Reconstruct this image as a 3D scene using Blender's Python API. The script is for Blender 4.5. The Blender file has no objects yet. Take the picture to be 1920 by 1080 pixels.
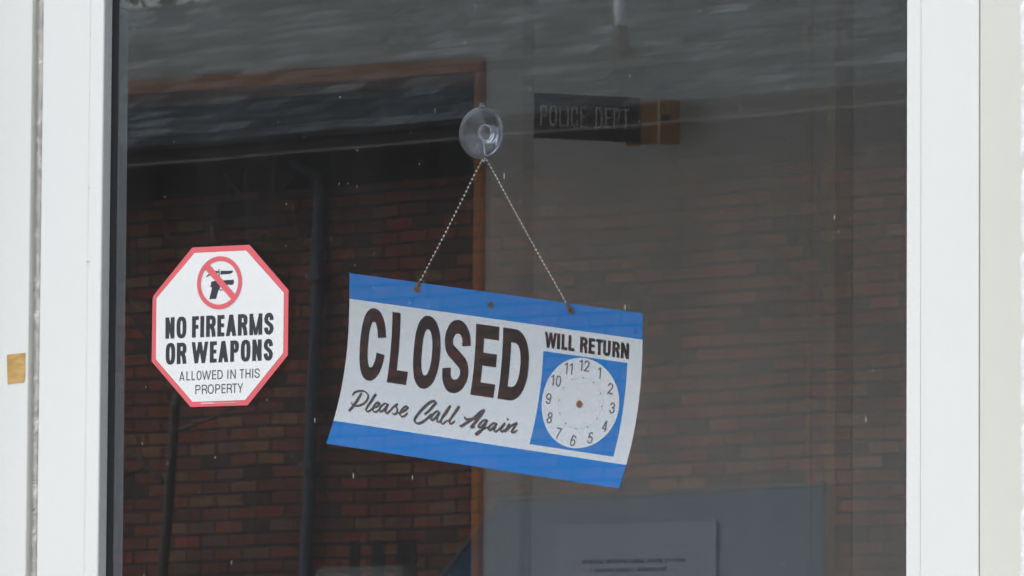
import bpy, bmesh, math, random
from math import sin, cos, radians, pi, hypot
from mathutils import Vector, Matrix, noise

C = bpy.context.scene.collection
S = bpy.context.scene

# ------------------------------------------------------------------ camera
cd = bpy.data.cameras.new('camera')
cam = bpy.data.objects.new('camera', cd)
C.objects.link(cam)
S.camera = cam
cd.sensor_width = 36.0
cd.lens = 243.75                      # a long zoom, from the kerb across the porch
cd.clip_start = 0.1
cd.clip_end = 3000
PITCH, YAW, ROLL, DIST = radians(4.8), radians(32), radians(0.37), 5.85
target = Vector((0, 0, 1.55))
pos = target + DIST * Vector((sin(YAW) * cos(PITCH), -cos(YAW) * cos(PITCH), -sin(PITCH)))
fwd = (target - pos).normalized()
rt = fwd.cross(Vector((0, 0, 1))).normalized()
up = rt.cross(fwd)
r2 = rt * cos(ROLL) + up * sin(ROLL)
u2 = -rt * sin(ROLL) + up * cos(ROLL)
m = Matrix((r2, u2, -fwd)).transposed().to_4x4()
m.translation = pos
cam.matrix_world = m
cd.dof.use_dof = True
cd.dof.focus_distance = 5.83
cd.dof.aperture_fstop = 85

# ------------------------------------------------------------------ sky, sun, exposure
SUN_EL, SUN_AZ = radians(58), radians(300)    # high soft sun through cloud, from behind and left of the white building
w = bpy.data.worlds.new('World')
S.world = w
w.use_nodes = True
nt = w.node_tree
bg = nt.nodes['Background']
sky = nt.nodes.new('ShaderNodeTexSky')
sky.sky_type = 'NISHITA'
sky.sun_disc = False
sky.sun_elevation = SUN_EL
sky.sun_rotation = SUN_AZ
sky.dust_density = 6.0
sky.ozone_density = 0.6
sky.air_density = 1.0
# overcast: the blue of the clear sky is greyed by cloud cover
hs = nt.nodes.new('ShaderNodeHueSaturation')
hs.inputs['Saturation'].default_value = 0.30
nt.links.new(sky.outputs[0], hs.inputs['Color'])
nt.links.new(hs.outputs[0], bg.inputs[0])
bg.inputs[1].default_value = 0.15
sd = bpy.data.lights.new('sun', 'SUN')
sd.energy = 0.6
sd.angle = radians(20)
sd.color = (1.0, 0.97, 0.93)
sun = bpy.data.objects.new('sun', sd)
C.objects.link(sun)
sun_dir = Vector((sin(SUN_AZ) * cos(SUN_EL), cos(SUN_AZ) * cos(SUN_EL), sin(SUN_EL)))
sun.rotation_euler = sun_dir.to_track_quat('Z', 'Y').to_euler()
S.view_settings.view_transform = 'Standard'
S.view_settings.look = 'None'
S.view_settings.exposure = 1.93
S.view_settings.gamma = 1.0
S.render.engine = 'CYCLES'
S.cycles.use_denoising = True
S.cycles.denoising_input_passes = 'RGB'     # keeps the faint brickwork mirrored in the pane
S.cycles.use_adaptive_sampling = False
S.cycles.max_bounces = 12
S.cycles.diffuse_bounces = 6
S.cycles.transparent_max_bounces = 16
S.cycles.sample_clamp_indirect = 4.0

# ------------------------------------------------------------------ helpers
class MB:
    """collects shapes into one mesh"""
    def __init__(s):
        s.v, s.f, s.mi, s.cur = [], [], [], 0
    def add(s, pts, faces):
        n = len(s.v)
        s.v += [tuple(p) for p in pts]
        for f in faces:
            s.f.append([i + n for i in f]); s.mi.append(s.cur)
        return s
    def box(s, x0, x1, y0, y1, z0, z1):
        p = [(x, y, z) for x in (x0, x1) for y in (y0, y1) for z in (z0, z1)]
        return s.add(p, [(0, 1, 3, 2), (4, 6, 7, 5), (0, 4, 5, 1), (2, 3, 7, 6), (0, 2, 6, 4), (1, 5, 7, 3)])
    def poly(s, pts):
        return s.add(pts, [tuple(range(len(pts)))])
    def tube(s, path, r, n=10, cap=True):
        path = [Vector(p) for p in path]
        rs = r if isinstance(r, (list, tuple)) else [r] * len(path)
        rings = []; prev = None
        for i, p in enumerate(path):
            t = (path[min(i + 1, len(path) - 1)] - path[max(i - 1, 0)]).normalized()
            if prev is None:
                a = t.orthogonal().normalized()
            else:
                a = (prev - t * prev.dot(t))
                a = a.normalized() if a.length > 1e-9 else t.orthogonal().normalized()
            prev = a; b = t.cross(a)
            rings.append([p.copy() + (a * cos(2 * pi * k / n) + b * sin(2 * pi * k / n)) * rs[i] for k in range(n)])
        pts = [q for rg in rings for q in rg]
        fs = []
        for i in range(len(path) - 1):
            for k in range(n):
                k2 = (k + 1) % n
                fs.append((i * n + k, i * n + k2, (i + 1) * n + k2, (i + 1) * n + k))
        if cap:
            fs.append(tuple(range(n))[::-1]); fs.append(tuple((len(path) - 1) * n + k for k in range(n)))
        return s.add(pts, fs)
    def lathe(s, prof, n=40, frame=None):
        """prof = [(radius, height)], spun round local z"""
        pts, fs = [], []
        for r, h in prof:
            for k in range(n):
                q = Vector((r * cos(2 * pi * k / n), r * sin(2 * pi * k / n), h))
                pts.append(frame @ q if frame else q)
        for i in range(len(prof) - 1):
            for k in range(n):
                k2 = (k + 1) % n
                fs.append((i * n + k, i * n + k2, (i + 1) * n + k2, (i + 1) * n + k))
        return s.add(pts, fs)
    def ball(s, c, r, n=8, rings=5):
        c = Vector(tuple(c)[:3]); pts = [c + Vector((0, 0, r))]
        for i in range(1, rings):
            th = pi * i / rings
            for k in range(n):
                pts.append(c + r * Vector((sin(th) * cos(2 * pi * k / n), sin(th) * sin(2 * pi * k / n), cos(th))))
        pts.append(c - Vector((0, 0, r)))
        fs = [(0, 1 + k, 1 + (k + 1) % n) for k in range(n)]
        for i in range(rings - 2):
            for k in range(n):
                a, b = 1 + i * n + k, 1 + i * n + (k + 1) % n
                fs.append((a, a + n, b + n, b))
        L = len(pts) - 1
        fs += [(L, 1 + (rings - 2) * n + (k + 1) % n, 1 + (rings - 2) * n + k) for k in range(n)]
        return s.add(pts, fs)
    def build(s, name, mats, parent=None, smooth=False, bevel=0, fix=True):
        me = bpy.data.meshes.new(name)
        me.from_pydata(s.v, [], s.f)
        if not isinstance(mats, (list, tuple)): mats = [mats]
        for q in mats: me.materials.append(q)
        me.polygons.foreach_set('material_index', s.mi)
        if fix:
            bm = bmesh.new(); bm.from_mesh(me)
            bmesh.ops.recalc_face_normals(bm, faces=bm.faces)
            bm.to_mesh(me); bm.free()
        if smooth:
            me.polygons.foreach_set('use_smooth', [True] * len(me.polygons))
        me.update()
        o = bpy.data.objects.new(name, me)
        C.objects.link(o)
        if parent:
            o.parent = parent
        if bevel:
            b = o.modifiers.new('bevel', 'BEVEL'); b.width = bevel; b.segments = 2; b.limit_method = 'ANGLE'
        return o

def tag(o, label, cat, group=None, kind=None):
    if label: o['label'] = label
    if cat: o['category'] = cat
    if group: o['group'] = group
    if kind: o['kind'] = kind
    return o

def thing(name, label, cat, loc=(0, 0, 0), rotz=0, group=None):
    o = bpy.data.objects.new(name, None); C.objects.link(o)
    o.location = loc; o.rotation_euler = (0, 0, rotz); o.empty_display_size = 0.1
    return tag(o, label, cat, group)

# ------------------------------------------------------------------ materials
def new_mat(name):
    mt = bpy.data.materials.new(name); mt.use_nodes = True
    n = mt.node_tree
    return mt, n, n.nodes['Principled BSDF']

def N(n, t, **k):
    q = n.nodes.new(t)
    for a, b in k.items():
        if a in q.inputs.keys() if isinstance(a, str) else False:
            q.inputs[a].default_value = b
        else:
            setattr(q, a, b)
    return q

def plain(name, col, rough=0.5, var=0.06, scale=8.0, metal=0.0, bump=0.0, bscale=200.0, stretch=(1, 1, 1), spec=0.5, marks=0):
    """a painted or moulded surface: its colour wanders a little, with fine unevenness"""
    mt, n, p = new_mat(name)
    L = n.links.new
    tc = N(n, 'ShaderNodeTexCoord'); mp = N(n, 'ShaderNodeMapping')
    mp.inputs['Scale'].default_value = stretch
    L(tc.outputs['Object'], mp.inputs[0])
    nz = N(n, 'ShaderNodeTexNoise'); nz.inputs['Scale'].default_value = scale; nz.inputs['Detail'].default_value = 6
    L(mp.outputs[0], nz.inputs['Vector'])
    mr = N(n, 'ShaderNodeMapRange')
    mr.inputs[1].default_value = 0.3; mr.inputs[2].default_value = 0.7
    mr.inputs[3].default_value = 1 - var; mr.inputs[4].default_value = 1 + var
    L(nz.outputs[0], mr.inputs[0])
    hv = N(n, 'ShaderNodeHueSaturation'); hv.inputs['Color'].default_value = (*col, 1)
    L(mr.outputs[0], hv.inputs['Value'])
    L(hv.outputs[0], p.inputs['Base Color'])
    if marks:      # small scuffs and specks of grime, each with its own place
        mk = N(n, 'ShaderNodeMapping'); mk.inputs['Scale'].default_value = (55, 55, 22)
        L(tc.outputs['Object'], mk.inputs[0])
        vo = N(n, 'ShaderNodeTexVoronoi'); vo.inputs['Scale'].default_value = 1
        L(mk.outputs[0], vo.inputs['Vector'])
        se = N(n, 'ShaderNodeSeparateColor'); L(vo.outputs['Color'], se.inputs[0])
        ra = N(n, 'ShaderNodeMapRange'); ra.inputs[1].default_value = .93; ra.inputs[2].default_value = 1; ra.inputs[3].default_value = 0; ra.inputs[4].default_value = .07
        L(se.outputs[0], ra.inputs[0])
        le = N(n, 'ShaderNodeMath', operation='LESS_THAN'); L(vo.outputs['Distance'], le.inputs[0]); L(ra.outputs[0], le.inputs[1])
        mu = N(n, 'ShaderNodeMath', operation='MULTIPLY'); L(le.outputs[0], mu.inputs[0]); mu.inputs[1].default_value = marks
        mc = N(n, 'ShaderNodeMix', data_type='RGBA'); L(mu.outputs[0], mc.inputs['Factor']); L(hv.outputs[0], mc.inputs[6]); mc.inputs[7].default_value = (.30, .29, .26, 1)
        L(mc.outputs[2], p.inputs['Base Color'])
    p.inputs['Roughness'].default_value = rough; p.inputs['Metallic'].default_value = metal
    p.inputs['Specular IOR Level'].default_value = spec
    if bump:
        n2 = N(n, 'ShaderNodeTexNoise'); n2.inputs['Scale'].default_value = bscale; n2.inputs['Detail'].default_value = 4
        L(mp.outputs[0], n2.inputs['Vector'])
        b = N(n, 'ShaderNodeBump'); b.inputs['Strength'].default_value = bump; b.inputs['Distance'].default_value = 0.002
        L(n2.outputs[0], b.inputs['Height']); L(b.outputs[0], p.inputs['Normal'])
    return mt

def bricks(name, c1, c2, mortar, bw, rh, ms, axes='xz', rough=0.9, bump=0.4, streak=0.0, bias=0.0, ramp=None):
    mt, n, p = new_mat(name)
    L = n.links.new
    tc = N(n, 'ShaderNodeTexCoord'); sp = N(n, 'ShaderNodeSeparateXYZ'); cb = N(n, 'ShaderNodeCombineXYZ')
    L(tc.outputs['Object'], sp.inputs[0])
    L(sp.outputs['XYZ'.index(axes[0].upper())], cb.inputs[0]); L(sp.outputs['XYZ'.index(axes[1].upper())], cb.inputs[1])
    # courses that are not ruler straight
    nw = N(n, 'ShaderNodeTexNoise'); nw.inputs['Scale'].default_value = 3.0
    L(cb.outputs[0], nw.inputs['Vector'])
    va = N(n, 'ShaderNodeVectorMath', operation='SUBTRACT'); va.inputs[1].default_value = (.5, .5, .5)
    L(nw.outputs['Color'], va.inputs[0])
    vs = N(n, 'ShaderNodeVectorMath', operation='SCALE'); vs.inputs['Scale'].default_value = 0.012
    L(va.outputs[0], vs.inputs[0])
    vd = N(n, 'ShaderNodeVectorMath', operation='ADD')
    L(cb.outputs[0], vd.inputs[0]); L(vs.outputs[0], vd.inputs[1])
    bt = N(n, 'ShaderNodeTexBrick')
    for a, b in (('Color1', (*c1, 1)), ('Color2', (*c2, 1)), ('Mortar', (*mortar, 1)), ('Scale', 1.0), ('Mortar Size', ms),
                 ('Mortar Smooth', 0.2), ('Bias', bias), ('Brick Width', bw), ('Row Height', rh)):
        bt.inputs[a].default_value = b
    L(vd.outputs[0], bt.inputs['Vector'])
    src = bt
    if ramp:
        bt.inputs['Color1'].default_value = (0, 0, 0, 1); bt.inputs['Color2'].default_value = (1, 1, 1, 1); bt.inputs['Mortar'].default_value = (.5, .5, .5, 1)
        cr = N(n, 'ShaderNodeValToRGB'); cr.color_ramp.interpolation = 'CONSTANT'
        el = cr.color_ramp.elements
        while len(el) < len(ramp): el.new(.5)
        for e_, (p_, c_) in zip(el, ramp): e_.position = p_; e_.color = (*c_, 1)
        L(bt.outputs['Color'], cr.inputs[0])
        mm = N(n, 'ShaderNodeMix', data_type='RGBA'); L(bt.outputs['Fac'], mm.inputs['Factor']); L(cr.outputs[0], mm.inputs[6]); mm.inputs[7].default_value = (*mortar, 1)
        class _o: outputs = {'Color': mm.outputs[2], 'Fac': bt.outputs['Fac']}
        src = _o
    nz = N(n, 'ShaderNodeTexNoise'); nz.inputs['Scale'].default_value = 1.4; nz.inputs['Detail'].default_value = 8
    L(tc.outputs['Object'], nz.inputs['Vector'])
    mr = N(n, 'ShaderNodeMapRange'); mr.inputs[1].default_value = .3; mr.inputs[2].default_value = .7
    mr.inputs[3].default_value = 0.65; mr.inputs[4].default_value = 1.35
    L(nz.outputs[0], mr.inputs[0])
    hv = N(n, 'ShaderNodeHueSaturation'); L(src.outputs['Color'], hv.inputs['Color']); L(mr.outputs[0], hv.inputs['Value'])
    out = hv
    if streak:
        ms_ = N(n, 'ShaderNodeMapping'); ms_.inputs['Scale'].default_value = (2.0, 48, 1)
        L(cb.outputs[0], ms_.inputs[0])
        n3 = N(n, 'ShaderNodeTexNoise'); n3.inputs['Scale'].default_value = 1.0; n3.inputs['Detail'].default_value = 9; n3.inputs['Roughness'].default_value = .65
        L(ms_.outputs[0], n3.inputs['Vector'])
        m3 = N(n, 'ShaderNodeMapRange'); m3.inputs[1].default_value = .32; m3.inputs[2].default_value = .68
        m3.inputs[3].default_value = 1 - streak; m3.inputs[4].default_value = 1 + streak
        L(n3.outputs[0], m3.inputs[0])
        h3 = N(n, 'ShaderNodeHueSaturation'); L(hv.outputs[0], h3.inputs['Color']); L(m3.outputs[0], h3.inputs['Value'])
        out = h3
    L(out.outputs[0], p.inputs['Base Color'])
    p.inputs['Roughness'].default_value = rough; p.inputs['Specular IOR Level'].default_value = .06
    b = N(n, 'ShaderNodeBump'); b.inputs['Strength'].default_value = bump; b.inputs['Distance'].default_value = 0.01
    b.invert = True
    L(bt.outputs['Fac'], b.inputs['Height'])
    n4 = N(n, 'ShaderNodeTexNoise'); n4.inputs['Scale'].default_value = 90; n4.inputs['Detail'].default_value = 5
    L(tc.outputs['Object'], n4.inputs['Vector'])
    b2 = N(n, 'ShaderNodeBump'); b2.inputs['Strength'].default_value = bump; b2.inputs['Distance'].default_value = 0.004
    L(n4.outputs[0], b2.inputs['Height']); L(b.outputs[0], b2.inputs['Normal'])
    L(b2.outputs[0], p.inputs['Normal'])
    return mt

def wood(name, c1, c2, sc=(60, 60, 3), rough=.45):
    mt, n, p = new_mat(name); L = n.links.new
    tc = N(n, 'ShaderNodeTexCoord'); mp = N(n, 'ShaderNodeMapping'); mp.inputs['Scale'].default_value = sc
    L(tc.outputs['Object'], mp.inputs[0])
    nz = N(n, 'ShaderNodeTexNoise'); nz.inputs['Scale'].default_value = 1.0; nz.inputs['Detail'].default_value = 7; nz.inputs['Distortion'].default_value = .6
    L(mp.outputs[0], nz.inputs['Vector'])
    cr = N(n, 'ShaderNodeValToRGB'); cr.color_ramp.elements[0].color = (*c1, 1); cr.color_ramp.elements[1].color = (*c2, 1)
    cr.color_ramp.elements[0].position = .35; cr.color_ramp.elements[1].position = .65
    L(nz.outputs[0], cr.inputs[0]); L(cr.outputs[0], p.inputs['Base Color'])
    p.inputs['Roughness'].default_value = rough
    return mt

def glass(name):
    """flat clear pane: part of the light is mirrored (Fresnel), the rest goes straight through; the float
    glass is very slightly wavy, and dusty, with small dried drops"""
    mt = bpy.data.materials.new(name); mt.use_nodes = True
    n = mt.node_tree; L = n.links.new
    n.nodes.clear()
    out = N(n, 'ShaderNodeOutputMaterial')
    tc = N(n, 'ShaderNodeTexCoord'); ge = N(n, 'ShaderNodeNewGeometry')
    # slight waviness of the mirror
    def wob(scale, amt):
        mp = N(n, 'ShaderNodeMapping'); mp.inputs['Scale'].default_value = scale
        L(tc.outputs['Object'], mp.inputs[0])
        nz = N(n, 'ShaderNodeTexNoise'); nz.inputs['Scale'].default_value = 1.0; nz.inputs['Detail'].default_value = 1.5
        L(mp.outputs[0], nz.inputs['Vector'])
        a = N(n, 'ShaderNodeVectorMath', operation='SUBTRACT'); a.inputs[1].default_value = (.5, .5, .5)
        L(nz.outputs['Color'], a.inputs[0])
        b = N(n, 'ShaderNodeVectorMath', operation='MULTIPLY'); b.inputs[1].default_value = amt
        L(a.outputs[0], b.inputs[0])
        return b
    w1 = wob((7, 1, 9), (0.0006, 0, 0.0007)); w2 = wob((6, 1, 150), (0.00008, 0, 0.00020))
    s1 = N(n, 'ShaderNodeVectorMath', operation='ADD'); L(w1.outputs[0], s1.inputs[0]); L(w2.outputs[0], s1.inputs[1])
    s2 = N(n, 'ShaderNodeVectorMath', operation='ADD'); L(s1.outputs[0], s2.inputs[0]); L(ge.outputs['Normal'], s2.inputs[1])
    nm = N(n, 'ShaderNodeVectorMath', operation='NORMALIZE'); L(s2.outputs[0], nm.inputs[0])
    gl = N(n, 'ShaderNodeBsdfGlossy'); gl.inputs['Roughness'].default_value = 0.0
    gl.inputs['Color'].default_value = (1, 1, 1, 1)
    L(nm.outputs[0], gl.inputs['Normal'])
    tr = N(n, 'ShaderNodeBsdfTransparent'); tr.inputs['Color'].default_value = (0.955, 0.965, 0.965, 1)
    # Schlick
    d = N(n, 'ShaderNodeVectorMath', operation='DOT_PRODUCT'); L(ge.outputs['Normal'], d.inputs[0]); L(ge.outputs['Incoming'], d.inputs[1])
    ab = N(n, 'ShaderNodeMath', operation='ABSOLUTE'); L(d.outputs['Value'], ab.inputs[0])
    om = N(n, 'ShaderNodeMath', operation='SUBTRACT'); om.inputs[0].default_value = 1; L(ab.outputs[0], om.inputs[1])
    pw = N(n, 'ShaderNodeMath', operation='POWER'); L(om.outputs[0], pw.inputs[0]); pw.inputs[1].default_value = 5
    ma = N(n, 'ShaderNodeMath', operation='MULTIPLY_ADD'); L(pw.outputs[0], ma.inputs[0]); ma.inputs[1].default_value = .95; ma.inputs[2].default_value = GLASS_R
    mx = N(n, 'ShaderNodeMixShader'); L(ma.outputs[0], mx.inputs[0]); L(tr.outputs[0], mx.inputs[1]); L(gl.outputs[0], mx.inputs[2])
    # dried drops and dust
    di = N(n, 'ShaderNodeBsdfDiffuse'); di.inputs['Color'].default_value = (.8, .8, .78, 1)
    def specks(scale, size, keep, seedoff):
        mp = N(n, 'ShaderNodeMapping'); mp.inputs['Scale'].default_value = scale; mp.inputs['Location'].default_value = seedoff
        L(tc.outputs['Object'], mp.inputs[0])
        sp = N(n, 'ShaderNodeSeparateXYZ'); L(mp.outputs[0], sp.inputs[0])
        cb = N(n, 'ShaderNodeCombineXYZ'); L(sp.outputs[0], cb.inputs[0]); L(sp.outputs[2], cb.inputs[1])
        v = N(n, 'ShaderNodeTexVoronoi'); v.voronoi_dimensions = '2D'; v.inputs['Scale'].default_value = 1.0
        L(cb.outputs[0], v.inputs['Vector'])
        sc = N(n, 'ShaderNodeSeparateColor'); L(v.outputs['Color'], sc.inputs[0])
        # radius varies from drop to drop; most cells have none
        r = N(n, 'ShaderNodeMapRange'); r.inputs[1].default_value = keep; r.inputs[2].default_value = 1.0; r.inputs[3].default_value = 0.0; r.inputs[4].default_value = size
        L(sc.outputs[0], r.inputs[0])
        lt = N(n, 'ShaderNodeMath', operation='LESS_THAN'); L(v.outputs['Distance'], lt.inputs[0]); L(r.outputs[0], lt.inputs[1])
        am = N(n, 'ShaderNodeMath', operation='MULTIPLY'); L(lt.outputs[0], am.inputs[0]); L(sc.outputs[1], am.inputs[1])
        return am
    a1 = specks((60, 1, 36), .048, .945, (3.1, 0, 7.7)); a2 = specks((110, 1, 66), .065, .93, (11.3, 0, 2.2)); a3 = specks((200, 1, 60), .16, .985, (1.7, 0, 5.2))
    def addn(a, b):
        q = N(n, 'ShaderNodeMath', operation='ADD'); L(a.outputs[0], q.inputs[0]); L(b.outputs[0], q.inputs[1]); return q
    q = addn(addn(a1, a2), a3)
    fm = N(n, 'ShaderNodeTexNoise'); fm.inputs['Scale'].default_value = 5; fm.inputs['Detail'].default_value = 10; fm.inputs['Roughness'].default_value = .7
    fmp = N(n, 'ShaderNodeMapping'); fmp.inputs['Scale'].default_value = (2.6, 1, .30); fmp.inputs['Rotation'].default_value = (0, radians(6), 0)
    L(tc.outputs['Object'], fmp.inputs[0]); L(fmp.outputs[0], fm.inputs['Vector'])
    fr = N(n, 'ShaderNodeMapRange'); fr.inputs[1].default_value = .35; fr.inputs[2].default_value = .8; fr.inputs[3].default_value = 0.012; fr.inputs[4].default_value = .026
    L(fm.outputs[0], fr.inputs[0])
    qq = N(n, 'ShaderNodeMath', operation='MULTIPLY_ADD'); L(q.outputs[0], qq.inputs[0]); qq.inputs[1].default_value = .30; L(fr.outputs[0], qq.inputs[2])
    qq.use_clamp = True
    # only the weather side carries the dirt
    sn = N(n, 'ShaderNodeSeparateXYZ'); L(ge.outputs['True Normal'], sn.inputs[0])
    ps = N(n, 'ShaderNodeSeparateXYZ'); L(tc.outputs['Object'], ps.inputs[0])
    fy = N(n, 'ShaderNodeMath', operation='LESS_THAN'); L(ps.outputs[1], fy.inputs[0]); fy.inputs[1].default_value = 0.003
    qf = N(n, 'ShaderNodeMath', operation='MULTIPLY'); L(qq.outputs[0], qf.inputs[0]); L(fy.outputs[0], qf.inputs[1])
    m2 = N(n, 'ShaderNodeMixShader'); L(qf.outputs[0], m2.inputs[0]); L(mx.outputs[0], m2.inputs[1]); L(di.outputs[0], m2.inputs[2])
    L(m2.outputs[0], out.inputs[0])
    return mt

def vinyl(name):
    """solid clear vinyl: bends the light like a lens, with a faint milky lilac body"""
    mt = bpy.data.materials.new(name); mt.use_nodes = True
    n = mt.node_tree; L = n.links.new
    n.nodes.clear()
    out = N(n, 'ShaderNodeOutputMaterial')
    g_ = N(n, 'ShaderNodeBsdfGlass'); g_.inputs['IOR'].default_value = 1.38; g_.inputs['Roughness'].default_value = .12; g_.inputs['Color'].default_value = (.87, .88, .92, 1)
    d_ = N(n, 'ShaderNodeBsdfDiffuse'); d_.inputs['Color'].default_value = (.55, .57, .64, 1)
    tc = N(n, 'ShaderNodeTexCoord'); nz = N(n, 'ShaderNodeTexNoise'); nz.inputs['Scale'].default_value = 90; L(tc.outputs['Object'], nz.inputs['Vector'])
    mr = N(n, 'ShaderNodeMapRange'); mr.inputs[1].default_value = .35; mr.inputs[2].default_value = .7; mr.inputs[3].default_value = .02; mr.inputs[4].default_value = .07
    L(nz.outputs[0], mr.inputs[0])
    mx = N(n, 'ShaderNodeMixShader'); L(mr.outputs[0], mx.inputs[0]); L(g_.outputs[0], mx.inputs[1]); L(d_.outputs[0], mx.inputs[2])
    L(mx.outputs[0], out.inputs[0])
    return mt

def clear_film(name, opac, col, rough, spec_mix):
    """clear plastic: mostly lets light through, with some milky body and a soft shine"""
    mt = bpy.data.materials.new(name); mt.use_nodes = True
    n = mt.node_tree; L = n.links.new
    n.nodes.clear()
    out = N(n, 'ShaderNodeOutputMaterial')
    tr = N(n, 'ShaderNodeBsdfTransparent')
    nz = N(n, 'ShaderNodeTexNoise'); nz.inputs['Scale'].default_value = 60
    tc = N(n, 'ShaderNodeTexCoord'); L(tc.outputs['Object'], nz.inputs['Vector'])
    mr = N(n, 'ShaderNodeMapRange'); mr.inputs[3].default_value = opac * .8; mr.inputs[4].default_value = opac * 1.2
    L(nz.outputs[0], mr.inputs[0])
    p = N(n, 'ShaderNodeBsdfPrincipled'); p.inputs['Base Color'].default_value = (*col, 1); p.inputs['Roughness'].default_value = rough
    p.inputs['Specular IOR Level'].default_value = spec_mix
    mx = N(n, 'ShaderNodeMixShader'); L(mr.outputs[0], mx.inputs[0]); L(tr.outputs[0], mx.inputs[1]); L(p.outputs[0], mx.inputs[2])
    L(mx.outputs[0], out.inputs[0])
    return mt

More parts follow.
